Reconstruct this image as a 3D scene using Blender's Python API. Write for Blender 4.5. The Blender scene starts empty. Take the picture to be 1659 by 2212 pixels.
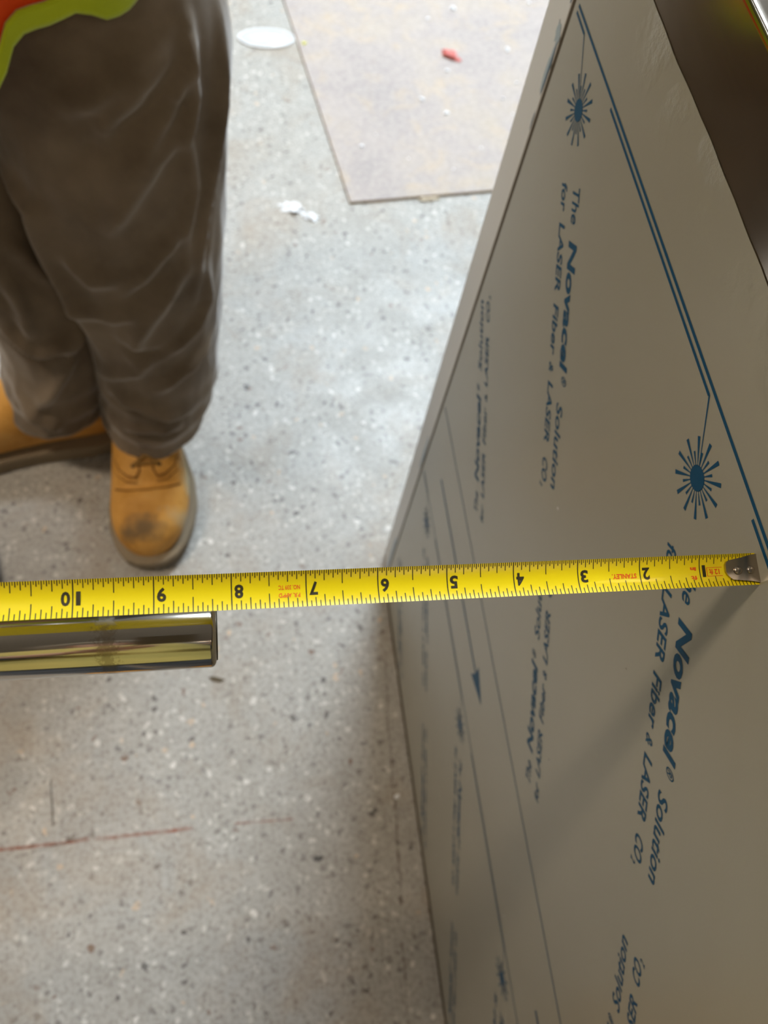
import bpy, bmesh, math, random
from mathutils import Vector, Matrix, noise
import numpy as np

random.seed(7)
C = bpy.context.scene.collection
PI = math.pi
sin, cos = math.sin, math.cos

# ------------------------------------------------------------------ camera
FPX = 1750.68
CAM_H = 1.19587
RX = [(0.9853687121938466, -0.07068000797146187, 0.15508977239842164),
      (-0.1289302424544326, -0.9042555688102585, 0.40706124705783164),
      (0.11146969816986756, -0.4211011787549281, -0.9001379358971205)]
cam_d = bpy.data.cameras.new('camera')
cam_d.sensor_fit = 'HORIZONTAL'
cam_d.sensor_width = 36.0
cam_d.lens = FPX / 1659 * 36.0
cam_d.clip_start = 0.01
cam = bpy.data.objects.new('camera', cam_d)
C.objects.link(cam)
cam.matrix_world = Matrix(((RX[0][0], -RX[0][1], -RX[0][2], 0),
                           (RX[1][0], -RX[1][1], -RX[1][2], 0),
                           (RX[2][0], -RX[2][1], -RX[2][2], CAM_H), (0, 0, 0, 1)))
cam_d.dof.use_dof = True
cam_d.dof.focus_distance = 0.31
cam_d.dof.aperture_fstop = 15.0
bpy.context.scene.camera = cam
CX = Vector([r[0] for r in RX]); CY = Vector([r[1] for r in RX]); CF = Vector([r[2] for r in RX])

# ------------------------------------------------------------------ world, lights, exposure
sc = bpy.context.scene
w = bpy.data.worlds.new('world'); sc.world = w; w.use_nodes = True
w.node_tree.nodes['Background'].inputs[0].default_value = (0.75, 0.8, 0.9, 1)
w.node_tree.nodes['Background'].inputs[1].default_value = 0.22
sc.view_settings.view_transform = 'Standard'
sc.view_settings.look = 'None'
sc.view_settings.exposure = 0.06
sc.view_settings.gamma = 1.0
sc.view_settings.use_curve_mapping = False

def area(name, loc, size, energy, color, look=(0, 0, -1)):
    l = bpy.data.lights.new(name, 'AREA')
    l.shape = 'RECTANGLE'; l.size, l.size_y = size
    l.energy = energy; l.color = color
    o = bpy.data.objects.new(name, l); C.objects.link(o)
    o.location = loc
    o.rotation_euler = Vector(look).to_track_quat('-Z', 'Y').to_euler()
    return o
# name, location, size, power, colour: the lamps below the ceiling panels
LAMPS = [((1.02, 2.55, 2.93), (1.0, 0.6), 146, (0.80, 0.91, 1.0)),
         ((-1.3, 2.4, 2.93), (1.2, 0.6), 20, (0.9, 0.95, 1.0)),
         ((-1.2, 0.52, 2.93), (0.6, 0.3), 30, (1.0, 0.82, 0.62)),
         ((0.8, -2.0, 2.93), (1.2, 0.6), 9, (1.0, 0.82, 0.62)),
         ((-1.6, -2.2, 2.93), (1.2, 0.6), 8, (1.0, 0.84, 0.66))]
for i, (l, s, e, c) in enumerate(LAMPS):
    area('ceiling_lamp_light', l, (s[0] * .92, s[1] * .88), e, c)

# ------------------------------------------------------------------ helpers
def mat(name, base=(.5, .5, .5), rough=.5, metal=0.0, spec=.5, **kw):
    m = bpy.data.materials.new(name); m.use_nodes = True
    b = m.node_tree.nodes['Principled BSDF']
    b.inputs['Base Color'].default_value = (*base, 1)
    b.inputs['Roughness'].default_value = rough
    b.inputs['Metallic'].default_value = metal
    b.inputs['Specular IOR Level'].default_value = spec
    for k, v in kw.items():
        b.inputs[k.replace('_', ' ')].default_value = v
    return m

class NT:
    """tiny node helper"""
    def __init__(s, m):
        s.m = m; s.t = m.node_tree; s.b = s.t.nodes['Principled BSDF']; s.co = None
    def n(s, typ, **kw):
        nd = s.t.nodes.new(typ)
        for k, v in kw.items(): setattr(nd, k, v)
        return nd
    def link(s, a, b): s.t.links.new(a, b)
    def coord(s):
        if s.co is None: s.co = s.n('ShaderNodeTexCoord').outputs['Object']
        return s.co
    def mapping(s, scale=(1, 1, 1), rot=(0, 0, 0), loc=(0, 0, 0)):
        mp = s.n('ShaderNodeMapping'); mp.inputs['Scale'].default_value = scale
        mp.inputs['Rotation'].default_value = rot; mp.inputs['Location'].default_value = loc
        s.link(s.coord(), mp.inputs[0]); return mp.outputs[0]
    def noise(s, scale, detail=3, rough=.5, vec=None, dist=0):
        nd = s.n('ShaderNodeTexNoise'); nd.inputs['Scale'].default_value = scale
        nd.inputs['Detail'].default_value = detail; nd.inputs['Roughness'].default_value = rough
        nd.inputs['Distortion'].default_value = dist
        s.link(vec or s.coord(), nd.inputs['Vector']); return nd.outputs['Fac']
    def ramp(s, fac, stops, interp='LINEAR'):
        r = s.n('ShaderNodeValToRGB'); r.color_ramp.interpolation = interp
        e = r.color_ramp.elements
        while len(e) < len(stops): e.new(0.5)
        for i, (p, c) in enumerate(stops):
            e[i].position = p; e[i].color = (*c, 1) if len(c) == 3 else c
        s.link(fac, r.inputs[0]); return r.outputs[0]
    def mix(s, fac, a, b, mode='MIX'):
        x = s.n('ShaderNodeMix', data_type='RGBA', blend_type=mode)
        for v, sock in ((fac, x.inputs[0]), (a, x.inputs[6]), (b, x.inputs[7])):
            if isinstance(v, (int, float)): sock.default_value = v
            elif isinstance(v, tuple): sock.default_value = (*v, 1)
            else: s.link(v, sock)
        return x.outputs[2]
    def math(s, op, a, b=None, c=None):
        x = s.n('ShaderNodeMath', operation=op)
        for v, i in ((a, 0), (b, 1), (c, 2)):
            if v is None: continue
            if isinstance(v, (int, float)): x.inputs[i].default_value = v
            else: s.link(v, x.inputs[i])
        return x.outputs[0]
    def bump(s, h, strength=.2, dist=.001):
        bp = s.n('ShaderNodeBump'); bp.inputs['Strength'].default_value = strength
        bp.inputs['Distance'].default_value = dist
        s.link(h, bp.inputs['Height']); s.link(bp.outputs[0], s.b.inputs['Normal'])
    def base(s, c): s.link(c, s.b.inputs['Base Color'])
    def rough(s, c): s.link(c, s.b.inputs['Roughness'])

def mesh_obj(name, verts, faces, material, parent=None, smooth=False, **props):
    me = bpy.data.meshes.new(name); me.from_pydata([tuple(v) for v in verts], [], faces); me.update()
    if smooth:
        for p in me.polygons: p.use_smooth = True
    if material: me.materials.append(material)
    o = bpy.data.objects.new(name, me); C.objects.link(o)
    if parent: o.parent = parent
    for k, v in props.items(): o[k] = v
    return o

def bm_obj(name, bm, material, parent=None, smooth=False, **props):
    me = bpy.data.meshes.new(name); bm.to_mesh(me); bm.free()
    if smooth:
        for p in me.polygons: p.use_smooth = True
    if material: me.materials.append(material)
    o = bpy.data.objects.new(name, me); C.objects.link(o)
    if parent: o.parent = parent
    for k, v in props.items(): o[k] = v
    return o

def thing(name, label, cat, loc=(0, 0, 0), group=None):
    o = bpy.data.objects.new(name, None); C.objects.link(o); o.location = loc
    o.empty_display_size = .05
    o['label'] = label; o['category'] = cat
    if group: o['group'] = group
    return o

def box_bm(bm, lo, hi, bev=0.0, seg=2):
    vs = [bm.verts.new((x, y, z)) for x in (lo[0], hi[0]) for y in (lo[1], hi[1]) for z in (lo[2], hi[2])]
    fs = [(0, 1, 3, 2), (4, 6, 7, 5), (0, 4, 5, 1), (2, 3, 7, 6), (0, 2, 6, 4), (1, 5, 7, 3)]
    fa = [bm.faces.new([vs[i] for i in f]) for f in fs]
    if bev:
        ed = set(e for f in fa for e in f.edges)
        bmesh.ops.bevel(bm, geom=list(ed), offset=bev, segments=seg, profile=.5, affect='EDGES')
    return bm

def box(name, lo, hi, m, parent=None, bev=0.0, seg=2, **props):
    return bm_obj(name, box_bm(bmesh.new(), lo, hi, bev, seg), m, parent, **props)

def tube_data(pts, rad, seg=10, cap=True):
    """swept tube; rad number or list; returns verts, faces"""
    pts = [Vector(p) for p in pts]; V = []; F = []
    up = None
    for i, p in enumerate(pts):
        t = (pts[min(i + 1, len(pts) - 1)] - pts[max(i - 1, 0)]).normalized()
        if up is None:
            up = Vector((0, 0, 1)) if abs(t.z) < .9 else Vector((1, 0, 0))
        up = (up - t * up.dot(t)).normalized(); sd = t.cross(up)
        r = rad[i] if isinstance(rad, (list, tuple)) else rad
        for k in range(seg):
            a = 2 * PI * k / seg
            V.append(p + (up * cos(a) + sd * sin(a)) * r)
    n = len(pts)
    for i in range(n - 1):
        for k in range(seg):
            a = i * seg + k; b = i * seg + (k + 1) % seg
            F.append((a, b, b + seg, a + seg))
    if cap:
        F.append(tuple(range(seg))[::-1]); F.append(tuple(range((n - 1) * seg, n * seg)))
    return V, F

def tube(name, pts, rad, m, parent=None, seg=10, **props):
    V, F = tube_data(pts, rad, seg)
    return mesh_obj(name, V, F, m, parent, smooth=True, **props)

def revolve(name, prof, m, parent, origin, ax, seg=48, **props):
    """prof list of (distance along axis, radius)"""
    ax = Vector(ax).normalized(); origin = Vector(origin)
    u_ = Vector((0, 0, 1)) if abs(ax.z) < .9 else Vector((1, 0, 0))
    u_ = (u_ - ax * u_.dot(ax)).normalized(); v_ = ax.cross(u_)
    V = []; F = []
    for s, r in prof:
        for k in range(seg):
            a = 2 * PI * k / seg
            V.append(origin + ax * s + (u_ * cos(a) + v_ * sin(a)) * r)
    for i in range(len(prof) - 1):
        for k in range(seg):
            a = i * seg + k; b = i * seg + (k + 1) % seg
            F.append((a, b, b + seg, a + seg))
    F.append(tuple(range(seg))[::-1]); F.append(tuple(range((len(prof) - 1) * seg, len(prof) * seg)))
    return mesh_obj(name, V, F, m, parent, smooth=True, **props)

def sharp(o, deg=35):
    o.data.set_sharp_from_angle(angle=math.radians(deg)); return o

_txt = {}
def text_mesh(s, bold=0.0):
    """flat glyphs: verts (x, y) normalised to x 0..1 and cap height 1, plus faces"""
    key = (s, bold)
    if key in _txt: return _txt[key]
    def conv(body):
        cu = bpy.data.curves.new('t', 'FONT'); cu.body = body; cu.offset = bold; cu.resolution_u = 3
        cu.fill_mode = 'FRONT'
        o = bpy.data.objects.new('t', cu); C.objects.link(o)
        bpy.context.view_layer.update()
        me = bpy.data.meshes.new_from_object(o.evaluated_get(bpy.context.evaluated_depsgraph_get()))
        V = [(v.co.x, v.co.y) for v in me.vertices]; F = [tuple(p.vertices) for p in me.polygons]
        bpy.data.objects.remove(o); bpy.data.curves.remove(cu); bpy.data.meshes.remove(me)
        return V, F
    H_, _ = conv('H'); cap = max(v[1] for v in H_); b0 = min(v[1] for v in H_)
    V, F = conv(s)
    x0 = min(v[0] for v in V); x1 = max(v[0] for v in V)
    V = [((x - x0) / (x1 - x0), (y - b0) / (cap - b0)) for x, y in V]
    _txt[key] = (V, F); return _txt[key]

# ------------------------------------------------------------------ materials
def m_terrazzo():
    m = mat('terrazzo', rough=.42, spec=.4); t = NT(m)
    v = t.mapping()
    big = t.noise(3.2, 4, .6); mid = t.noise(26, 4, .65); fine = t.noise(160, 3, .6)
    c = t.ramp(big, [(.32, (.355, .335, .30)), (.5, (.40, .395, .375)), (.68, (.43, .435, .43))])
    c = t.mix(t.ramp(mid, [(.35, (0, 0, 0)), (.7, (1, 1, 1))]), c, (.47, .455, .425))
    c2 = t.mix(t.ramp(fine, [(.45, (0, 0, 0)), (.62, (.75, .75, .75))]), c, (.30, .28, .25))
    def chips(scale, thr, lo, hi, col, seed, rnd=.9, soft=.04):
        vo = t.n('ShaderNodeTexVoronoi'); vo.inputs['Scale'].default_value = scale
        vo.inputs['Randomness'].default_value = rnd
        mp = t.mapping(loc=(seed, seed * .7, 0))
        dn = t.n('ShaderNodeTexNoise'); dn.inputs['Scale'].default_value = scale * 1.6
        t.link(mp, dn.inputs['Vector'])
        sub = t.n('ShaderNodeVectorMath', operation='MULTIPLY_ADD')
        t.link(dn.outputs['Color'], sub.inputs[0]); sub.inputs[1].default_value = (.9 / scale,) * 3
        t.link(mp, sub.inputs[2])
        t.link(sub.outputs[0], vo.inputs['Vector'])
        d = t.ramp(vo.outputs['Distance'], [(thr - soft, (1, 1, 1)), (thr + soft, (0, 0, 0))])
        sp = t.n('ShaderNodeSeparateColor'); t.link(vo.outputs['Color'], sp.inputs[0])
        a = t.math('GREATER_THAN', sp.outputs[0], lo); b = t.math('LESS_THAN', sp.outputs[0], hi)
        return t.math('MULTIPLY', t.math('MULTIPLY', d, a), b), col, sp.outputs[1]
    c3 = c2
    for sca, thr, lo, hi, col, seed in ((95, .34, .0, .22, (.60, .59, .55), 3.1), (80, .30, .80, 1., (.19, .18, .165), 1.7),
                                        (60, .26, .0, .10, (.72, .70, .66), 5.3), (62, .25, .82, .95, (.10, .095, .09), 9.2),
                                        (48, .20, .2, .26, (.19, .12, .08), 2.2), (52, .22, .4, .47, (.62, .47, .33), 7.9),
                                        (38, .17, .6, .67, (.065, .065, .065), 4.4), (150, .33, .3, .65, (.27, .25, .23), 6.6)):
        f, col, rr = chips(sca, thr, lo, hi, col, seed)
        c3 = t.mix(t.math('MULTIPLY', f, t.math('MULTIPLY_ADD', rr, .5, .45)), c3, col)
    # worn brownish dirt patches with shapes of their own
    dirt = t.ramp(t.noise(7, 5, .62, dist=.6), [(.50, (0, 0, 0)), (.72, (.55, .55, .55))])
    c3 = t.mix(dirt, c3, (.34, .265, .19))
    t.base(c3)
    t.rough(t.ramp(t.noise(12, 4), [(.3, (.36,) * 3), (.7, (.55,) * 3)]))
    return m

def m_board():
    m = mat('hardboard', rough=.6, spec=.3); t = NT(m)
    c = t.ramp(t.noise(5, 5, .6), [(.3, (.34, .305, .30)), (.5, (.39, .345, .33)), (.7, (.43, .37, .31))])
    c = t.mix(t.ramp(t.noise(12, 4, .6, dist=1.), [(.52, (0, 0, 0)), (.7, (.6,) * 3)]), c, (.52, .41, .28))
    c = t.mix(t.ramp(t.noise(120, 3), [(.4, (0, 0, 0)), (.65, (.35,) * 3)]), c, (.58, .53, .48))
    t.base(c); t.bump(t.noise(40, 4), .15, .002); return m

def m_film():
    m = mat('film_grey', rough=.29, spec=.6); t = NT(m)
    c = t.ramp(t.noise(3.5, 4, .55), [(.3, (.315, .302, .248)), (.7, (.35, .338, .283))])
    t.base(c)
    # fine ripples where the film lets go along its upper edge
    sp = t.n('ShaderNodeSeparateXYZ'); t.link(t.coord(), sp.inputs[0])
    up = t.n('ShaderNodeMapRange'); up.inputs[1].default_value = .945; up.inputs[2].default_value = .975
    t.link(sp.outputs[2], up.inputs[0])
    n1 = t.noise(230, 4, .7); patch = t.ramp(t.noise(28, 3), [(.48, (0, 0, 0)), (.6, (1, 1, 1))])
    h = t.math('MULTIPLY', t.math('MULTIPLY', n1, up.outputs[0]), patch)
    h2 = t.math('ADD', h, t.math('MULTIPLY', t.noise(900, 2), .035))
    t.bump(h2, .55, .0012); return m

def m_steel(name, base=(.60, .545, .48), rough=.27, stretch=(4, 4, 260), amt=.1):
    m = mat(name, base=base, rough=rough, metal=1.0); t = NT(m)
    n1 = t.noise(6, 4, .6, vec=t.mapping(scale=stretch))
    t.rough(t.ramp(n1, [(.3, (rough - amt * .5,) * 3), (.7, (rough + amt * .5,) * 3)]))
    
    return m

def m_fabric(name, c1, c2, fs=900, rough=.85):
    m = mat(name, rough=rough, spec=.25); t = NT(m)
    m.node_tree.nodes['Principled BSDF'].inputs['Sheen Weight'].default_value = .45
    m.node_tree.nodes['Principled BSDF'].inputs['Sheen Roughness'].default_value = .4
    c = t.ramp(t.noise(9, 5, .6), [(.32, c1), (.68, c2)]); t.base(c)
    t.bump(t.noise(fs, 2), .25, .0006); return m

def m_leather():
    m = mat('wheat_leather', rough=.62, spec=.35); t = NT(m)
    c = t.ramp(t.noise(22, 5, .6), [(.3, (.55, .26, .04)), (.55, (.70, .36, .08)), (.75, (.72, .42, .13))])
    # scuffs: pale dust low on the outer side, dark worn spot on the toe
    sp = t.n('ShaderNodeSeparateXYZ'); t.link(t.coord(), sp.inputs[0])
    def blob(cx, cy, cz, rx_, ry_, rz_):
        acc = None
        for o_, c_, r_ in ((0, cx, rx_), (1, cy, ry_), (2, cz, rz_)):
            d = t.math('DIVIDE', t.math('SUBTRACT', sp.outputs[o_], c_), r_)
            d2 = t.math('MULTIPLY', d, d)
            acc = d2 if acc is None else t.math('ADD', acc, d2)
        acc = t.math('ADD', acc, t.math('MULTIPLY', t.math('SUBTRACT', t.noise(45, 4, .6), .5), 1.6))
        return t.ramp(acc, [(.25, (1, 1, 1)), (1.0, (0, 0, 0))])
    c = t.mix(blob(.062, -.165, .05, .028, .055, .05), c, (.60, .52, .33))
    c = t.mix(t.math('MULTIPLY', blob(.02, -.245, .05, .05, .022, .04), .75), c, (.56, .47, .30))
    c = t.mix(t.math('MULTIPLY', blob(-.006, -.262, .07, .038, .024, .04), .85), c, (.16, .115, .065))
    t.base(c); t.bump(t.noise(160, 4, .6), .2, .001); return m

M = {}
M['floor'] = m_terrazzo(); M['board'] = m_board(); M['film'] = m_film()
M['board_edge'] = mat('board_edge', (.36, .25, .14), .8)
M['ink'] = mat('blue_ink', (.0, .062, .15), .45, spec=.15)
M['ink_faint'] = mat('faint_blue_ink', (.33, .42, .50), .5)
M['steel'] = m_steel('brushed_steel', rough=.14, stretch=(2, 2, 40), amt=.03)
M['steel_top'] = m_steel('brushed_steel_top', rough=.24)
M['tube'] = m_steel('polished_tube', (.62, .58, .52), .09, (400, 6, 6), .03)
M['dark_gap'] = mat('joint_and_shade', (.07, .052, .03), .7)  # dark joint tone, also painted in as shade at base and rivets
M['yellow'] = mat('tape_yellow', (.90, .72, .003), .34, spec=.5, Coat_Weight=.3, Coat_Roughness=.25)
M['black'] = mat('tick_black', (.03, .025, .008), .5)
M['red'] = mat('tape_red', (.80, .10, .01), .5)
M['hook'] = mat('hook_steel', (.42, .37, .32), .24, 1.0)
M['trousers'] = m_fabric('trouser_cloth', (.135, .10, .068), (.25, .195, .14))
M['warm_lit_lime'] = m_fabric('hi_vis_warm_lit_lime', (.44, .37, .11), (.54, .45, .14), 600, .8)  # lime cloth with the warm light on it put into the colour
M['orange'] = m_fabric('hi_vis_orange', (.95, .07, .005), (1.0, .10, .008), 600, .7)
M['two_tone'] = m_fabric('hi_vis_two_tone', (.95, .07, .005), (1.0, .10, .008), 600, .7)
M['lime'] = m_fabric('hi_vis_lime', (.42, .52, .01), (.55, .66, .015), 600, .7)
t = NT(M['two_tone']); _sp = t.n('ShaderNodeSeparateXYZ'); t.link(t.coord(), _sp.inputs[0])
t.base(t.mix(t.math('GREATER_THAN', _sp.outputs[2], .84), (.97, .085, .006), (.48, .58, .012)))
M['shirt'] = m_fabric('shirt_grey', (.06, .065, .075), (.09, .095, .11))
M['leather'] = m_leather()
M['sole'] = mat('boot_sole', (.27, .215, .145), .8)
M['lace'] = mat('boot_lace', (.30, .16, .035), .8)
M['eyelet'] = mat('eyelet_metal', (.05, .05, .05), .4, .8)
M['thread'] = mat('boot_thread', (.27, .12, .02), .8)
M['skin'] = mat('skin', (.55, .33, .24), .5, Subsurface_Weight=.1)
M['hair'] = mat('hair', (.03, .02, .015), .6)
M['hat'] = mat('hard_hat', (.8, .8, .78), .3)
M['wall'] = mat('wall_paint', (.50, .46, .40), .85)
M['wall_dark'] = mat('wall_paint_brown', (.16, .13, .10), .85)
M['ceiling'] = mat('ceiling_tile', (.36, .33, .29), .9)
M['white'] = mat('white_scrap', (.80, .82, .85), .5)
M['cream'] = mat('cream_scrap', (.75, .66, .52), .6)
M['redplastic'] = mat('red_scrap', (.62, .16, .14), .5)
M['brownchip'] = mat('brown_chip', (.10, .075, .04), .7)
M['clear'] = mat('clear_bag', (.86, .91, .95), .2, Transmission_Weight=.0, Alpha=.55)
M['phone'] = mat('phone_case', (.13, .10, .06), .5)

# ------------------------------------------------------------------ the room
X0, X1, Y0, Y1, ZC = -3.2, 3.0, -3.4, 4.2, 2.95
def struct(o): o['kind'] = 'structure'; return o
struct(box('floor', (X0, Y0, -.08), (X1, Y1, 0), M['floor']))
struct(box('ceiling', (X0, Y0, ZC), (X1, Y1, ZC + .1), M['ceiling']))
struct(box('wall_left', (X0 - .1, Y0, 0), (X0, Y1, ZC), M['wall']))
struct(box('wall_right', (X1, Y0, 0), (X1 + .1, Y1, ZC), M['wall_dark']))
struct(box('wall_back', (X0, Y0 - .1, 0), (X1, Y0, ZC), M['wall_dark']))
struct(box('wall_front', (X0, Y1, 0), (X1, Y1 + .1, ZC), M['wall']))
# chalk line, crack and scratch on the floor (flat marks)
def strip(name, pts, wd, m, z=.0004):
    V = []; F = []
    n_ = len(pts)
    for i, (x, y) in enumerate(pts):
        a = Vector(pts[max(i - 1, 0)]); b = Vector(pts[min(i + 1, n_ - 1)]); t = (b - a).normalized()
        w_ = wd[i] if isinstance(wd, list) else wd
        V += [(x - t.y * w_, y + t.x * w_, z), (x + t.y * w_, y - t.x * w_, z)]
    for i in range(n_ - 1): F.append((2 * i, 2 * i + 1, 2 * i + 3, 2 * i + 2))
    return mesh_obj(name, V, F, m, bpy.data.objects['floor'])
def m_mark(name, c, cover, scale):
    m = mat(name, c, .8); t = NT(m)
    t.link(t.ramp(t.noise(scale, 4, .7), [(cover - .12, (0, 0, 0)), (cover + .22, (.62,) * 3)]), t.b.inputs['Alpha']); return m
chalk = m_mark('red_chalk', (.42, .12, .06), .42, 60)
rust = m_mark('rust_stain', (.13, .055, .02), .50, 70)
def wob(a, b, n_, amp, seed):
    out = []
    for i in range(n_):
        s = i / (n_ - 1); out.append((a[0] + (b[0] - a[0]) * s + amp * noise.noise(Vector((s * 9, seed, 0))),
                                      a[1] + (b[1] - a[1]) * s + amp * noise.noise(Vector((s * 9, seed, 5)))))
    return out
strip('chalk_line', wob((-.47, .0985), (-.115, .0925), 24, .002, 1), .0021, chalk)
strip('chalk_line', wob((-.060, .092), (.02, .088), 10, .003, 2), .0012, chalk)
strip('floor_crack', wob((.176, .30), (.135, -.30), 40, .006, 3), [.0012 + .0016 * abs(noise.noise(Vector((i * .4, 7, 0)))) for i in range(40)], rust)
strip('scratch', wob((-.3015, .178), (-.296, .118), 8, .001, 4), .0013, m_mark('dark_scratch', (.09, .075, .055), .40, 90))
strip('scratch', wob((-.345, .085), (-.25, .100), 8, .002, 4), .0009, m_mark('dark_scratch_thin', (.12, .10, .07), .48, 90))

# ceiling light fixtures
for i, (l, s, e, c) in enumerate(LAMPS):
    em = mat('lamp_panel', (.9, .9, .9), .5)
    b = em.node_tree.nodes['Principled BSDF']
    b.inputs['Emission Color'].default_value = (*c, 1)
    b.inputs['Emission Strength'].default_value = e / 9.0
    places = ['beyond the floor board', 'behind the worker', 'left of the tube', 'right rear of the counter', 'in the rear left of the room']
    t = thing('ceiling_light', 'flat rectangular ceiling light panel ' + places[i], 'ceiling light', (l[0], l[1], ZC), 'ceiling light panels')
    bm = bmesh.new()
    for dx, dy, hx, hy in ((-s[0] / 2, 0, .02, s[1] / 2), (s[0] / 2, 0, .02, s[1] / 2), (0, -s[1] / 2, s[0] / 2, .02), (0, s[1] / 2, s[0] / 2, .02)):
        box_bm(bm, (dx - hx, dy - hy, -.045), (dx + hx, dy + hy, 0))
    bm_obj('frame', bm, M['hat'], t)
    box('diffuser', (-s[0] / 2 + .02, -s[1] / 2 + .02, -.012), (s[0] / 2 - .02, s[1] / 2 - .02, -.002), em, t)

# ------------------------------------------------------------------ steel counter with film
PX = .1917      # plane of the filmed face
PY = .4185      # its far vertical edge
PT = 1.0225     # top
YB = -1.3
counter = thing('steel_counter', 'stainless steel counter whose side is covered by printed protective film', 'counter', (.5, -.4, 0))
off = Vector((-.5, .4, 0))
def lo(v): return Vector(v) + off
# front sheet with a bent upper edge
R_ = .0022
prof = [(PX, .012)]
prof += [(PX, z) for z in (.35, .7, .95, PT - R_ - .001)]
for k in range(7):
    a = PI / 2 * k / 6
    prof.append((PX + R_ - R_ * cos(a), PT - R_ + R_ * sin(a)))
prof += [(PX + R_ + .002, PT), (PX + .02, PT), (PX + .6, PT), (PX + .6, PT - .03)]
V = []; F = []
ys = [YB, -.8, -.4, 0, .2, PY]
for y in ys:
    for x, z in prof: V.append(lo((x, y, z)))
n_ = len(prof)
for i in range(len(ys) - 1):
    for k in range(n_ - 1):
        a = i * n_ + k; F.append((a, a + 1, a + n_ + 1, a + n_))
o = mesh_obj('steel_sheet', V, F, M['steel'], counter, smooth=True); sharp(o, 50)
box('cabinet_body', lo((PX + .003, YB, .0)), lo((PX + .6, PY - .001, PT - .006)), M['steel'], counter)
# far vertical edge: dark joint, then the narrow turned end flange
box('edge_joint', lo((PX + .0005, PY - .002, .008)), lo((PX + .02, PY + .0065, PT - .008)), M['dark_gap'], counter, label='dark open joint down the far edge')
th8 = math.radians(8)
fl = bmesh.new(); box_bm(fl, (0, 0, .004), (.003, .048, PT - .002), .0006, 1)
for v in fl.verts:
    x, y = v.co.x, v.co.y
    v.co.x = x * cos(th8) + y * sin(th8) + PX; v.co.y = -x * sin(th8) + y * cos(th8) + PY + .0055
    v.co += off
M['flange'] = mat('film_lit', (.62, .62, .62), .42);  # face film, with the light it catches put into the base colour
bm_obj('end_flange', fl, M['flange'], counter, label='narrow turned edge beyond the joint, its caught light painted pale')
box('end_panel', lo((PX + .03, PY, .01)), lo((PX + .6, PY + .045, PT - .012)), M['steel'], counter)
# dark strip painted in for the shadow gap along the floor
box('base_shade_strip', lo((PX - .0012, YB, 0)), lo((PX + .002, PY, .011)), M['dark_gap'], counter)

# protective film
FX = PX - .0004
film = None
V = []; F = []; nF = 260
for i in range(nF + 1):
    y = YB + (PY - .0008 - YB) * i / nF
    zt = .9790 + .0026 * noise.noise(Vector((y * 9, 3, 0))) + .0007 * noise.noise(Vector((y * 45, 8, 0)))
    for j, z in enumerate((.0125, .25, .5, .75, .94, zt)):
        V.append(lo((FX, y, z)))
for i in range(nF):
    for j in range(5):
        a = i * 6 + j; F.append((a, a + 1, a + 7, a + 6))
film = mesh_obj('protective_film', V, F, M['film'], counter, label='matt grey-green protective film with blue print')
# film objects use world-like coordinates for textures: counter sits at z=0, so local z is height
FI = FX - .00015
def ink_obj(name, V2, F_, m=None, **props):
    """V2: (y, z) points on the film plane"""
    return mesh_obj(name, [lo((FI, y, z)) for y, z in V2], F_, m or M['ink'], film, **props)
def quad_line(p, q, w1, w2=None):
    p, q = Vector(p), Vector(q); t = (q - p).normalized(); nrm = Vector((-t.y, t.x)); w2 = w1 if w2 is None else w2
    return [tuple(p + nrm * w1 / 2), tuple(q + nrm * w2 / 2), tuple(q - nrm * w2 / 2), tuple(p - nrm * w1 / 2)]
def long_line(z, y0, y1, wd=.0019, m=None):
    V2 = []; n_ = 30
    for i in range(n_ + 1):
        y = y0 + (y1 - y0) * i / n_; V2 += [(y, z - wd / 2), (y, z + wd / 2)]
    ink_obj('printed_line', V2, [(2 * i, 2 * i + 1, 2 * i + 3, 2 * i + 2) for i in range(n_)], m)
def printed_text(y0, z0, flip=1, m=None, ang=0.0):
    """two slanted lines of lettering starting at (y0, z0), reading at 45 degrees"""
    r0_ = Vector((-1, -1)).normalized() * flip; v0_ = Vector((-1, 1)).normalized() * flip
    r = r0_ * cos(ang) + v0_ * sin(ang); v = v0_ * cos(ang) - r0_ * sin(ang)
    V2 = []; F_ = []
    words = [('The', 0, .0225, 0, .0102, .012), ('Novacel', .030, .1065, -.0005, .0125, .035), ('\u00ae', .1082, .1155, .0045, .0072, .012),
             ('Solution', .1262, .1850, 0, .0098, .016), ('for', -.002, .0155, -.0175, .0085, .02), ('LASER', .0207, .0625, -.0175, .0088, .02),
             ('Fiber', .0680, .1005, -.0175, .0088, .02), ('&', .1040, .1120, -.0175, .0070, .012), ('LASER', .1165, .1590, -.0175, .0088, .02),
             ('CO', .1670, .1850, -.0172, .0090, .022), ('2', .1856, .1895, -.0195, .0050, .015)]
    for s, a, b, v0, cap, bold in words:
        TV, TF = text_mesh(s, bold); k = len(V2); sl = .20
        wd = b - a - sl * cap
        for x, y in TV:
            sx = a + x * wd + sl * y * cap; vy = v0 + y * cap
            p = Vector((y0, z0)) + r * sx + v * vy; V2.append((p.x, p.y))
        F_ += [tuple(i + k for i in f) for f in TF]
    ink_obj('printed_text', V2, F_, m)
def star(yc, zc, m=None):
    V2 = []; F_ = []
    n_ = 28
    V2 += [(yc + .0060 * cos(2 * PI * i / n_), zc + .0058 * sin(2 * PI * i / n_)) for i in range(n_)]; F_.append(tuple(range(n_)))
    for i in range(24):
        a = 2 * PI * (i + .25) / 24 + .06; L = .0185 if i % 2 == 0 else .0120
        p = (yc + .0056 * cos(a), zc + .0056 * sin(a)); q = (yc + L * cos(a), zc + L * sin(a))
        k = len(V2); V2 += quad_line(p, q, .0004, .0021 if i % 2 == 0 else .0014); F_.append((k, k + 1, k + 2, k + 3))
    ink_obj('printed_star', V2, F_, m)
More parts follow.
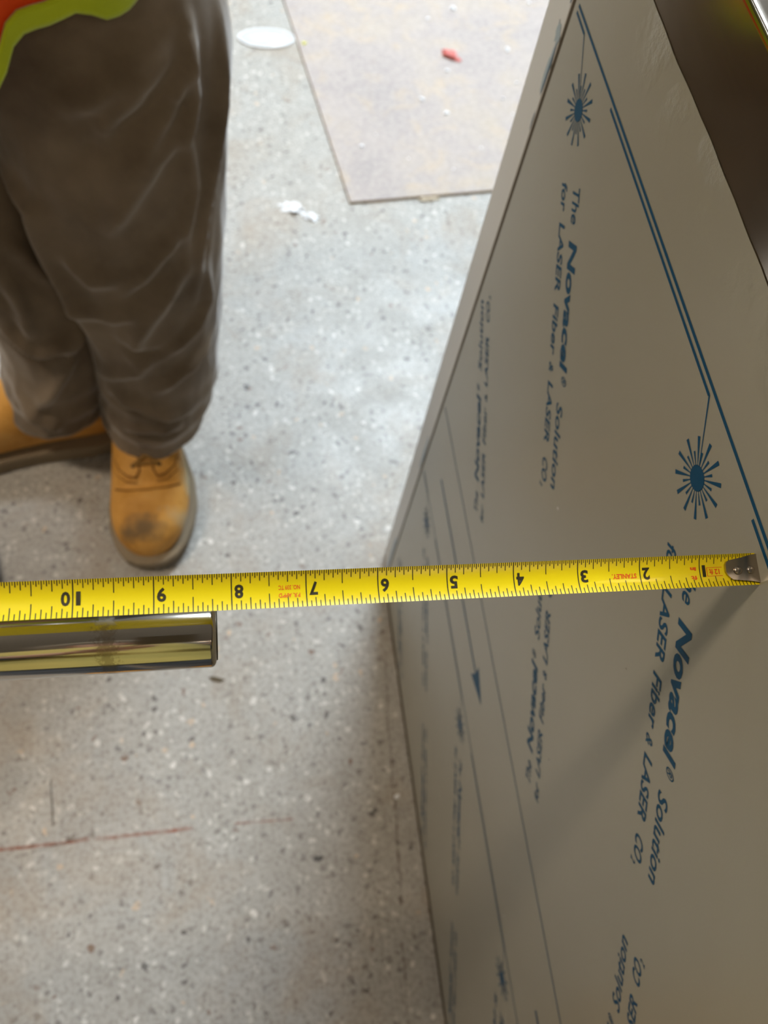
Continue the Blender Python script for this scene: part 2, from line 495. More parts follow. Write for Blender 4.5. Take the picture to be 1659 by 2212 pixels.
PER = .2293
for row, (dz, dy) in enumerate(((0, 0), (-.5375, -.009))):
    long_line(.9287 + dz, YB + .02, PY - .006)
    for k in range(-4, 3):
        sh = -k * PER + dy
        y_k = .1402 + sh
        if y_k - .16 > PY: continue
        # kinked tail: segment, thin leg, star
        a, b = y_k + .197, y_k + .0255
        a = min(a, PY - .006)
        if a > b + .01:
            ink_obj('printed_bar', quad_line((a, .9250 + dz), (b, .9247 + dz), .0018), [(0, 1, 2, 3)])
            ink_obj('printed_leg', quad_line((b, .9252 + dz), (y_k + .004, .8985 + .004 + dz), .0011, .0005), [(0, 1, 2, 3)])
        if y_k < PY - .02: star(y_k, .8979 + dz)
        ty = .3426 + sh
        if ty < PY - .003: printed_text(ty, .8707 + dz, ang=math.radians({0: -2.0, 1: .7}.get(k, 0)) if row == 0 else 0)
    for k in range(-4, 3):
        ty = .0476 - k * PER + dy * (1 if row else 0)
        tz = .5625 + (dz if row else 0)
        if row == 0 and ty + .135 < PY: printed_text(ty, tz, -1)
        if row == 1 and ty + .135 < PY: printed_text(ty, .5625 - .5375, -1)
long_line(.5245, YB + .02, PY - .006)
for tip in (.131, -.346, -.823):
    ink_obj('printed_arrow', [(tip + .234, .4580), (tip + .234, .4622), (tip + .030, .4622), (tip + .032, .4750), (tip, .4590), (tip + .034, .4430), (tip + .030, .4580)],
            [(0, 1, 2, 6), (2, 3, 4, 5, 6)])
# print that wraps on to the end flange
for z, h, sw, mi in ((.880, .016, .0013, 'ink'), (.925, .004, .0012, 'ink'), (.845, .006, .0010, 'ink'), (.878, .014, .0042, 'ink_faint'), (.40, .035, .0045, 'ink_faint'), (.10, .06, .0060, 'ink_faint'), (.90, .006, .006, 'ink_faint')):
    pts = []
    for i in range(16):
        a = 2 * PI * i / 16; rr = 1 + .7 * noise.noise(Vector((i * .8, z * 50, 0)))
        s_ = .0006 + sw * (1 + cos(a) * min(rr, 1.4)); zz = z + h * sin(a) * rr
        lf = .0002 if mi == 'ink_faint' else .0003
        pts.append(lo((PX + s_ * sin(th8) - lf * cos(th8), PY + .0055 + s_ * cos(th8), zz)))
    mesh_obj('printed_patch', pts, [tuple(range(16))], M[mi], bpy.data.objects['end_flange'])
# small scratch and speck on the film
for (y, z, s_) in ((.060, .62, .0010), (-.045, .41, .0012), (.2, .74, .0015), (.085, .78, .0008)):
    ink_obj('speck', [(y - s_, z), (y, z + s_ * .6), (y + s_ * .8, z), (y, z - s_ * .6)], [(0, 1, 2, 3)], M['brownchip'] if s_ < .0011 else M['white'])

# ------------------------------------------------------------------ tape measure
IN = .0254
TP0 = Vector((0.19245, 0.0901, 0.9176)); TU = Vector((-0.99704, 0.01735, 0.07492)).normalized()
TW = Vector((-0.03454, -0.97146, -0.23467)); TW = (TW - TU * TU.dot(TW)).normalized(); TN = TU.cross(TW)
WB = .488 * IN; SAG = .0015
tape = thing('tape_measure', 'yellow steel tape measure stretched from the filmed panel over the tube', 'tape measure', tuple(TP0))
def tp(s, t, lift=0.0):
    """s metres from the hook, t across the blade -.5 (far edge) to .5 (near edge)"""
    return TU * s + TW * (t * WB) + TN * (lift - SAG * (1 - 4 * t * t))
SB, SE = .0005, 15.0 * IN
V = []; F = []; ns, nt = 60, 12
for sd in (0, 1):
    for i in range(ns + 1):
        for j in range(nt + 1):
            V.append(tp(SB + (SE - SB) * i / ns, -.5 + j / nt, -.00014 * sd))
L_ = (ns + 1) * (nt + 1)
for i in range(ns):
    for j in range(nt):
        a = i * (nt + 1) + j
        F.append((a, a + 1, a + nt + 2, a + nt + 1)); b = a + L_; F.append((b, b + nt + 1, b + nt + 2, b + 1))
for i in range(ns):
    for j in (0, nt):
        a = i * (nt + 1) + j; F.append((a, a + nt + 1, a + nt + 1 + L_, a + L_))
blade = mesh_obj('blade', V, F, M['yellow'], tape, smooth=True); sharp(blade, 60)
V = []; F = []
def tick(s, t0, t1, wd):
    k = len(V); n_ = max(1, int(abs(t1 - t0) / .09) + 1)
    for i in range(n_ + 1):
        t = t0 + (t1 - t0) * i / n_
        V.append(tp(s - wd / 2, t, .00006)); V.append(tp(s + wd / 2, t, .00006))
    for i in range(n_):
        F.append((k + 2 * i, k + 2 * i + 1, k + 2 * i + 3, k + 2 * i + 2))
for i in range(4, 14 * 32):
    s = i / 32 * IN
    if i % 32 == 0: tick(s, -.5, .5, .00040); continue
    if i % 16 == 0: L = .385
    elif i % 8 == 0: L = .285
    elif i % 4 == 0: L = .225
    elif i % 2 == 0: L = .145
    else: L = .095
    tick(s, -.5, -.5 + L, .00032 if i % 2 == 0 else .00026)
    if i % 2 == 0:
        if i % 16 == 0: Lb = .41
        elif i % 8 == 0: Lb = .33
        elif i % 4 == 0: Lb = .255
        else: Lb = .165
        tick(s, .5, .5 - Lb, .00034)
mesh_obj('graduation_marks', V, F, M['black'], blade, label='fine black graduation ticks')
def tape_text(name, s, s_lo, s_hi, t_base, cap, m, bold=.0):
    """upside-down lettering; s_lo (nearest the hook) is where it starts reading"""
    TV, TF = text_mesh(s, bold)
    mesh_obj(name, [tp(s_lo + (s_hi - s_lo) * x, t_base + cap * y, .00007) for x, y in TV], TF, m, blade)
for nmb in range(1, 15):
    s0 = nmb * IN
    if nmb < 10:
        wd = .0030 if nmb > 1 else .0014
        tape_text('numeral', str(nmb), s0 - .0010 - wd, s0 - .0010, -.19, .37, M['black'], .035)
    else:
        a, b = str(nmb)
        tape_text('numeral', a, s0 - .0024, s0 - .0010, -.19, .37, M['black'], .035)
        tape_text('numeral', b, s0 + .0008, s0 + .0037, -.19, .37, M['black'], .035)
tape_text('maker_name', 'STANLEY.', 2.06 * IN, 2.46 * IN, -.03, .15, M['red'], .03)
tape_text('red_print', 'P.R. APP\u2019D', 7.085 * IN, 7.375 * IN, .10, .12, M['red'], .02)
tape_text('red_print', 'NO. 339 TC', 7.085 * IN, 7.375 * IN, -.12, .12, M['red'], .02)
tape_text('red_print', '12 ft', .665 * IN, .84 * IN, -.06, .17, M['red'], .03)
tape_text('red_print', 'ft', 1.06 * IN, 1.16 * IN, .13, .13, M['red'], .03)
tape_text('red_print', 'in', 1.06 * IN, 1.16 * IN, -.14, .12, M['red'], .05)
V = []; F = []
def rect(s0, s1, t0, t1):
    k = len(V); V.extend([tp(s0, t0, .00007), tp(s1, t0, .00007), tp(s1, t1, .00007), tp(s0, t1, .00007)]); F.append((k, k + 1, k + 2, k + 3))
rect(.62 * IN, .885 * IN, -.115, -.10); rect(.62 * IN, .885 * IN, .15, .165); rect(.874 * IN, .885 * IN, -.115, .165)
mesh_obj('red_box', V, F, M['red'], blade)
# end hook: plate wrapped over the blade, two rivets, down-turned lip
V = []; F = []
outline = [(.0, .46), (.004, .39), (.0108, .325), (.0124, .31), (.0133, .25), (.0143, .15), (.0147, .05), (.0147, -.18), (.0142, -.265), (.0130, -.305), (.0080, -.37), (.0035, -.45), (.0, -.47)]
n_ = len(outline)
for s, t in outline: V.append(tp(s, t, .0012))
for s, t in outline: V.append(tp(s, t, .0002))
ci = len(V); V.append(tp(.0068, .02, .00125))
for i in range(n_):
    j = (i + 1) % n_
    F.append((i, j, ci)); F.append((j, i, i + n_, j + n_))
hook = mesh_obj('end_hook', V, F, M['hook'], tape, smooth=True, label='riveted bare steel end hook'); sharp(hook, 40)
V = []; F = []
for j in range(9):
    t = -.46 + .93 * j / 8
    V.append(tp(.0001, t, .0012)); V.append(tp(-.0004, t, .0006)); V.append(TW * (t * WB) + TN * -.0085)
for j in range(8):
    for k in range(2):
        a = j * 3 + k; F.append((a, a + 1, a + 4, a + 3))
lip = mesh_obj('hook_lip', V, F, M['hook'], hook, smooth=True)
md = lip.modifiers.new('s', 'SOLIDIFY'); md.thickness = .0007; md.offset = 0
for s, r_ in ((.0097, .00165), (.0040, .00165)):
    pr = [(0, r_), (.0006, r_), (.0009, r_ * .8), (.00105, r_ * .4), (.0011, .0001)]
    rv = revolve('rivet', pr, M['hook'], hook, tp(s, .03, .0011), TN, 24)
    rg = revolve('rivet_shadow_ring', [(0, r_ * 1.22), (.00012, r_ * 1.18)], M['dark_gap'], hook, tp(s, .03, .00112), TN, 24)  # thin dark disc painted in as shade around the rivet
# dished corners of the hook plate
for s, t in ((.0070, -.22), (.0070, .25), (.0025, -.27), (.0022, .29)):
    revolve('dimple', [(0, .0011), (.00013, .0009), (.00016, .0001)], M['phone'] if False else M['steel_top'], hook, tp(s, t, .0011), TN, 16)
# case, far out of the picture on the left, sitting on the tube
cs = SE - .004
bm = bmesh.new(); box_bm(bm, (0, -.016, -.006), (.062, .016, .052), .009, 4)
for v in bm.verts: v.co = TU * (cs + v.co.x) + TW * v.co.y + TN * v.co.z
sharp(bm_obj('case', bm, M['yellow'], tape, smooth=True), 40)
bm = bmesh.new(); box_bm(bm, (-.004, -.012, -.0055), (.006, .012, .006), .0015, 2)
for v in bm.verts: v.co = TU * (cs + v.co.x) + TW * v.co.y + TN * v.co.z
bm_obj('mouth_guard', bm, M['phone'], tape)

# ------------------------------------------------------------------ steel tube on its stand
TA = Vector((-.0173, .0858, .9123)); TD = Vector((-.9982, .0215, .05585)).normalized(); TR = .01183
tubet = thing('steel_tube_rail', 'polished round steel tube end under the tape measure', 'steel tube', (-.72, .10, 0))
toff = Vector((.72, -.10, 0))
LT = .70
m = M['tube']; t = NT(m)
sp = t.n('ShaderNodeSeparateXYZ'); t.link(t.coord(), sp.inputs[0])
# dull smudge ring where tape residue was left (x about -0.054)
dx = t.math('ABSOLUTE', t.math('SUBTRACT', sp.outputs[0], -.0525 + .72))
mk = t.ramp(t.math('ADD', t.math('MULTIPLY', dx, 90), t.math('MULTIPLY', t.math('SUBTRACT', t.noise(600, 4, .7), .5), 1.6)), [(.12, (1, 1, 1)), (.36, (0, 0, 0))])
t.base(t.mix(t.math('MULTIPLY', mk, .6), (.62, .58, .52), (.26, .21, .13)))
r0 = m.node_tree.nodes['Principled BSDF'].inputs['Roughness']
t.link(t.math('MULTIPLY_ADD', mk, .10, .10), r0)
prof = [(-.0002, .0001), (-.0002, TR * .84), (.0003, TR * .93), (.0010, TR * .985), (.0018, TR)] + [(s, TR) for s in (.05, .1, .2, .35, .5, LT)]
tb = revolve('tube', prof, M['tube'], tubet, TA + toff, TD, 96); sharp(tb, 40)
tb.data.materials.append(mat('dark_bore', (.10, .09, .07), .4, .6))
revolve('end_cap', [(-.0006, .0001), (-.0006, TR * .78), (.0, TR * .82)], tb.data.materials[1], tubet, TA + toff, TD, 48, label='dark end cap')
pe = TA + TD * (LT - .004)
box('post', Vector((pe.x - .02, pe.y - .02, .006)) + toff, Vector((pe.x + .02, pe.y + .02, pe.z + .03)) + toff, M['steel'], tubet, .002)
box('base_plate', Vector((pe.x - .09, pe.y - .09, 0)) + toff, Vector((pe.x + .09, pe.y + .09, .008)) + toff, M['steel'], tubet, .002)

# ------------------------------------------------------------------ board and litter on the floor
e1 = Vector((-.1330, .9911)); e2 = Vector((.9957, .0930)); bp = Vector((.2257, 1.2137))
def slab(name, c4, z0, z1, m, parent=None, **props):
    V = [(p.x, p.y, z0) for p in c4] + [(p.x, p.y, z1) for p in c4]
    F = [(3, 2, 1, 0), (4, 5, 6, 7), (0, 1, 5, 4), (1, 2, 6, 5), (2, 3, 7, 6), (3, 0, 4, 7)]
    return mesh_obj(name, V, F, m, parent, **props)
boardt = slab('floor_board', [bp, bp + e2 * 1.2, bp + e2 * 1.2 + e1 * 1.6, bp + e1 * 1.6], .0, .006, M['board'])
boardt.data.materials.append(M['board_edge'])
for i, p in enumerate(boardt.data.polygons):
    if i >= 2: p.material_index = 1
boardt['label'] = 'flat pinkish-brown hardboard sheet lying on the speckled floor'; boardt['category'] = 'board'

def crumple(name, x, y, z, sx, sy, sz, m, label, cat, rot=0, seed=1, amp=.45, group=None, sub=3):
    bm = bmesh.new(); bmesh.ops.create_icosphere(bm, subdivisions=sub, radius=1)
    for v in bm.verts:
        d = 1 + amp * noise.noise(v.co * 1.8 + Vector((seed * 3.1, 0, 0))) * 2 + amp * .5 * noise.noise(v.co * 4.5 + Vector((0, seed, 0)))
        p = v.co * d; p.z = max(p.z, -.75)
        q = Vector((p.x * sx, p.y * sy, (p.z + .75) * sz))
        v.co = Vector((q.x * cos(rot) - q.y * sin(rot), q.x * sin(rot) + q.y * cos(rot), q.z))
    o = bm_obj(name, bm, m, None)
    o.location = (x, y, z); o['label'] = label; o['category'] = cat
    if group: o['group'] = group
    return o
crumple('paper_scrap', .112, 1.205, .0, .021, .010, .004, M['white'], 'white crumpled paper scrap on the floor left of the board corner', 'scrap', -.4, 2, .8)
crumple('paper_scrap', .142, 1.180, .0, .014, .006, .003, M['white'], 'smaller white paper shred touching the crumpled scrap by the board', 'scrap', -.6, 5, .8)
crumple('plastic_scrap', .500, 1.645, .0061, .020, .010, .006, M['redplastic'], 'pale red crumpled plastic piece lying on the board', 'scrap', -.75, 4, .5)
crumple('wood_chip', -.0745, .2925, .0, .0105, .0030, .0018, M['brownchip'], 'dark brown wood chip on the floor below the tube end', 'chip', -.33, 3, .25)
crumple('wood_chip', .385, 1.2215, .0, .020, .0035, .004, M['cream'], 'pale cream splinter beside the near edge of the board', 'chip', .1, 8, .3)
crumple('paper_scrap', .1666, .0999, .0, .0035, .0026, .0010, M['white'], 'tiny white crumb on the floor close to the filmed panel', 'scrap', 0.5, 9, .4)
# clear plastic bag with a thick rolled rim
bag = thing('plastic_bag', 'flat clear plastic bag with a rolled rim on the floor by the board', 'bag', (.095, 1.700, 0))
V = []; F = []; n_ = 40
for i in range(n_):
    a = 2 * PI * i / n_; r_ = 1 + .12 * noise.noise(Vector((cos(a) * 2, sin(a) * 2, 4)))
    V.append((.060 * cos(a) * r_, .030 * sin(a) * r_, .002)); V.append((.050 * cos(a) * r_, .022 * sin(a) * r_, .006 + .003 * noise.noise(Vector((i * .7, 0, 0)))))
    V.append((.025 * cos(a) * r_, .010 * sin(a) * r_, .005 + .004 * noise.noise(Vector((i * .9, 2, 0)))))
V.append((0, 0, .006))
for i in range(n_):
    j = (i + 1) % n_
    for k in range(2): F.append((3 * i + k, 3 * j + k, 3 * j + k + 1, 3 * i + k + 1))
    F.append((3 * i + 2, 3 * j + 2, 3 * n_))
mesh_obj('bag_sheet', V, F, M['clear'], bag, smooth=True)
rim = [(.060 * cos(2 * PI * i / 40) * (1 + .12 * noise.noise(Vector((cos(2 * PI * i / 40) * 2, sin(2 * PI * i / 40) * 2, 4)))), .030 * sin(2 * PI * i / 40) * 1.02, .0025) for i in range(41)]
tube('bag_rim', rim, .0022, M['white'], bag, 8)
# white crumbs on the board
crumbs = [(.533, 1.809, .010), (.638, 1.670, .010), (.485, 1.597, .0075), (.462, 1.464, .0075), (.415, 1.505, .008), (.638, 1.561, .005),
          (.267, 1.365, .0065), (.597, 1.510, .005), (.608, 1.460, .005), (.725, 1.838, .006), (.469, 1.771, .006), (.684, 1.852, .006), (.30, 1.40, .003), (.36, 1.33, .003), (.52, 1.36, .004), (.45, 1.30, .003)]
crumb_labels = {0: 'white foam crumb straight above the red scrap, at the top border', 1: 'bright white foam crumb right of the red scrap, beside the counter edge',
                2: 'small ring-shaped white crumb just below the red scrap', 3: 'small white crumb well below the red scrap, in line with it',
                4: 'flat white crumb to the lower left of the red scrap', 6: 'lone white crumb near the lower left corner of the board',
                5: 'faint white crumb close to the counter edge, below the brightest crumb', 9: 'white crumb at the top border right beside the counter edge',
                10: 'faint white crumb to the upper left of the red scrap'}
for i, (x, y, s) in enumerate(crumbs):
    crumple('foam_crumb', x, y, .0061, s * .7, s * .5, s * .35, M['white'], crumb_labels.get(i, 'tiny faint white speck among the larger crumbs on the hardboard sheet'), 'crumb', i * 1.3, i + 11, .4, 'foam crumbs on the board', 2)
crumple('paper_scrap', .176, 1.679, .0061, .005, .004, .002, mat('yellow_scrap', (.7, .7, .12), .6), 'tiny yellow-green crumb on the left edge of the board', 'crumb', 0, 3, .4, None, 2)

# dark case whose corner shows at the left border
M['dark_plastic'] = mat('dark_plastic', (.035, .035, .038), .55)
tc = thing('tool_case', 'dark grey plastic case just showing at the left border above the tape', 'tool case', (-.48, .47, 0))
bm = box_bm(bmesh.new(), (-.09, -.06, 0), (.09, .06, .05), .012, 3)
rotm = Matrix.Rotation(.25, 3, 'Z')
for v in bm.verts: v.co = rotm @ v.co
sharp(bm_obj('body', bm, M['dark_plastic'], tc, smooth=True), 40)
bm = box_bm(bmesh.new(), (-.085, -.055, .051), (.085, .055, .062), .006, 2)
for v in bm.verts: v.co = rotm @ v.co
bm_obj('lid', bm, M['dark_plastic'], tc)

# ------------------------------------------------------------------ people
def interp(L, z):
    zs = [l[0] for l in L]
    return [float(np.interp(z, zs, [l[i] for l in L])) for i in range(1, 5)]
def smooth_interp(L, z):
    acc = [0] * 4; n_ = 0
    for dz in (-.03, -.015, 0, .015, .03):
        v = interp(L, min(max(z + dz, L[0][0]), L[-1][0])); acc = [a + b for a, b in zip(acc, v)]; n_ += 1
    return [a / n_ for a in acc]
def ridge(th, z, line, wd, wz=None):
    """smooth bump around a polyline in (theta degrees, z): distances measured in metres"""
    k = .0019   # metres per degree on a leg
    p = Vector((th * k, z)); best = 9; tap = 1; nseg = len(line) - 1; si = 0
    for a, b in zip(line[:-1], line[1:]):
        A = Vector((a[0] * k, a[1])); B = Vector((b[0] * k, b[1])); d = B - A
        s = max(0, min(1, (p - A).dot(d) / max(d.length_squared, 1e-9)))
        dd = (p - A - d * s).length
        if dd < best:
            best = dd; u_ = (si + s) / nseg; tap = min(1, .12 + 3.2 * min(u_, 1 - u_))
        si += 1
    return math.exp(-(best / wd) ** 2) * tap
def leg_mesh(L, ridges, valleys, seed, z0, z1, nz=230, nth=200, hem_in=.006, hem_dip=.0):
    V = []; F = []
    for i in range(nz + 1):
        z = z0 + (z1 - z0) * i / nz
        cx, cy, rx, ry = smooth_interp(L, z)
        for j in range(nth):
            th = -180 + 360 * j / nth; t = math.radians(th)
            d = .0045 * noise.noise(Vector((sin(t) * 1.6, cos(t) * 1.6, z * 9 + seed)))
            d += .0025 * noise.noise(Vector((sin(t) * 5, cos(t) * 5, z * 16 + seed)))
            for line, wd, h in [(q[0], q[1] * 1.15, q[2] * 1.25) for q in ridges]:
                zmin = min(p[1] for p in line) - .05; zmax = max(p[1] for p in line) + .05
                if zmin < z < zmax: d += h * ridge(th, z, line, wd)
            for line, wd, h in valleys:
                zmin = min(p[1] for p in line) - .05; zmax = max(p[1] for p in line) + .05
                if zmin < z < zmax: d -= h * ridge(th, z, line, wd)
            # soft gathering towards the hem
            if z < .26: d += .004 * sin(z * 120 + 1.4 * sin(t + seed)) * (0.26 - z) / .18
            zz = z + hem_dip * cos(t) * max(0, 1 - (z - z0) / .1)
            V.append((cx + (rx + d) * sin(t), cy - (ry + d) * cos(t), zz))
    for i in range(nz):
        for j in range(nth):
            a = i * nth + j; b = i * nth + (j + 1) % nth
            F.append((a, b, b + nth, a + nth))
    # turned-in hem
    k = len(V)
    for st, (dr, dz_) in enumerate(((-.004, -.001), (-.007, .02))):
        for j in range(nth):
            x, y, z = V[j]; cx, cy, rx, ry = smooth_interp(L, z0); dd = Vector((x - cx, y - cy)); l = dd.length; dd *= (l + dr) / l
            V.append((cx + dd.x, cy + dd.y, z + dz_))
    for j in range(nth):
        j2 = (j + 1) % nth
        F.append((j, k + j, k + j2, j2)); F.append((k + j, k + nth + j, k + nth + j2, k + j2))
    return V, F

def boot(parent, origin, rotz, name='boot', mirror=1, label=None):
    """toe along local -y, outer side at local +x when mirror = 1"""
    bo = bpy.data.objects.new(name, None)
    # upper
    prof = [(-.292, .004, .020, .045), (-.288, .022, .020, .060), (-.275, .040, .020, .078), (-.255, .051, .020, .088), (-.235, .056, .020, .092), (-.218, .0575, .020, .094), (-.208, .058, .020, .096), (-.200, .058, .020, .097), (-.192, .058, .020, .100), (-.180, .057, .020, .105),
            (-.165, .056, .020, .110), (-.135, .052, .020, .124), (-.105, .047, .020, .136), (-.075, .043, .020, .160), (-.045, .040, .020, .185), (-.01, .039, .020, .20),
            (.02, .038, .020, .20), (.04, .034, .020, .198), (.052, .024, .020, .195), (.056, .006, .020, .19)]
    V = []; F = []; nk = 34
    def cxs(y): return mirror * (.010 * math.exp(-((y + .16) / .09) ** 2) - .004)
    for y, hw, z0, z1 in prof:
        for k in range(nk):
            a = 2 * PI * k / nk; ca, sa = cos(a), sin(a)
            ex = .62 if sa > 0 else .35
            x = hw * math.copysign(abs(ca) ** .8, ca)
            z = (z0 + z1) / 2 + (z1 - z0) / 2 * math.copysign(abs(sa) ** (.85), sa)
            # crease behind the toe cap and wrinkles at the vamp
            wr = 0
            if sa > 0: wr = -.008 * math.exp(-((y + .200) / .009) ** 2) + .003 * math.exp(-((y + .216) / .010) ** 2)
            V.append((x + cxs(y), y, z + wr * sa if sa > 0 else z))
    for i in range(len(prof) - 1):
        for k in range(nk):
            a = i * nk + k; b = i * nk + (k + 1) % nk; F.append((a, b, b + nk, a + nk))
    F.append(tuple(range(nk))[::-1]); F.append(tuple(range((len(prof) - 1) * nk, len(prof) * nk)))
    up = mesh_obj(name, V, F, M['leather'], parent, smooth=True)
    sm = up.modifiers.new('sub', 'SUBSURF'); sm.levels = 2; sm.render_levels = 2
    if label: up['label'] = label
    up.location = origin; up.rotation_euler = (0, 0, rotz)
    # sole with welt and side grooves
    V = []; F = []
    outl = [(-.303, .0), (-.300, .020), (-.290, .038), (-.270, .052), (-.240, .062), (-.205, .066), (-.165, .063), (-.120, .054), (-.080, .047), (-.04, .045), (0, .046), (.035, .044), (.058, .032), (.068, .014), (.070, 0)]
    ring = [(x + cxs(y), y) for y, x in outl] + [(-x + cxs(y), y) for y, x in outl[-2:0:-1]]
    levels = [(0, .955), (.003, .985), (.008, .995), (.0085, .965), (.0105, .965), (.011, 1.0), (.017, 1.0), (.0175, .97), (.0195, .97), (.020, 1.005), (.030, 1.005), (.033, .975), (.0335, .90)]
    for z, s in levels:
        for x, y in ring: V.append((x * s, (y + .11) * s - .11, z))
    nr = len(ring)
    for i in range(len(levels) - 1):
        for k in range(nr):
            a = i * nr + k; b = i * nr + (k + 1) % nr; F.append((a, b, b + nr, a + nr))
    F.append(tuple(range(nr))[::-1]); F.append(tuple(range((len(levels) - 1) * nr, len(levels) * nr)))
    so = mesh_obj('sole', V, F, M['sole'], up); sharp(so, 35)
    for p in so.data.polygons: p.use_smooth = True
    so['label'] = 'dusty brown lugged rubber sole'
    SH = -.040
    def surf(x, y):
        ys_ = [p[0] for p in prof]; hw = float(np.interp(y, ys_, [p[1] for p in prof])); z1 = float(np.interp(y, ys_, [p[3] for p in prof]))
        u_ = min(1, abs(x - cxs(y)) / hw); z = (z1 + .02) / 2 + (z1 - .02) / 2 * (1 - u_ ** 2.4) ** .46
        return z
    # stitched seams: eyestay curves and vamp seam
    def seam(pts, r=.0015, m=M['thread'], nm='seam', lift=.0002):
        tube(nm, [(x + cxs(y + SH), y + SH, surf(x + cxs(y + SH), y + SH) + lift) for x, y in pts], r, m, up, 6)
    for s_ in (-1, 1):
        seam([(s_ * .046, -.115), (s_ * .040, -.135), (s_ * .028, -.148), (s_ * .016, -.152), (s_ * .010, -.143), (s_ * .010, -.12), (s_ * .013, -.09)])
        seam([(s_ * .048, -.12), (s_ * .043, -.142), (s_ * .030, -.155), (s_ * .014, -.159)], .0008)
    seam([(-.047, -.16), (-.03, -.168), (0, -.171), (.03, -.168), (.047, -.16)], .0012)
    for s_ in (-1, 1):
        for yy in (-.175, -.155, -.135):
            revolve('eyelet', [(-.001, .0028), (.0012, .0028), (.0014, .0012)], M['eyelet'], up, (s_ * .019 + cxs(yy), yy, surf(s_ * .019 + cxs(yy), yy)), (s_ * .35, -.35, 1), 14)
    for a, b in (((-.019, -.135), (.019, -.115)), ((.019, -.135), (-.019, -.115)), ((-.019, -.115), (.019, -.095)), ((.019, -.115), (-.019, -.095)), ((-.019, -.135), (.019, -.135))):
        pts = []
        for i in range(9):
            s_ = i / 8; x = a[0] + (b[0] - a[0]) * s_; y = a[1] + (b[1] - a[1]) * s_ + SH
            pts.append((x + cxs(y), y, surf(x + cxs(y), y) + .003 + .002 * sin(PI * s_)))
        tube('lace', pts, .0022, M['lace'], up, 8)
    return up

def skin_body(name, parent, joints, edges, root, m):
    names = list(joints); idx = {n: i for i, n in enumerate(names)}
    me = bpy.data.meshes.new(name); me.from_pydata([joints[n][0] for n in names], [(idx[a], idx[b]) for a, b in edges], []); me.update()
    o = bpy.data.objects.new(name, me); C.objects.link(o); o.parent = parent
    md = o.modifiers.new('skin', 'SKIN'); md.use_smooth_shade = True
    for n in names:
        sv = me.skin_vertices[0].data[idx[n]]; r = joints[n][1]; r = r if isinstance(r, tuple) else (r, r); sv.radius = r
        sv.use_root = (n == root)
    s = o.modifiers.new('sub', 'SUBSURF'); s.levels = 2; s.render_levels = 2
    me.materials.append(m); return o

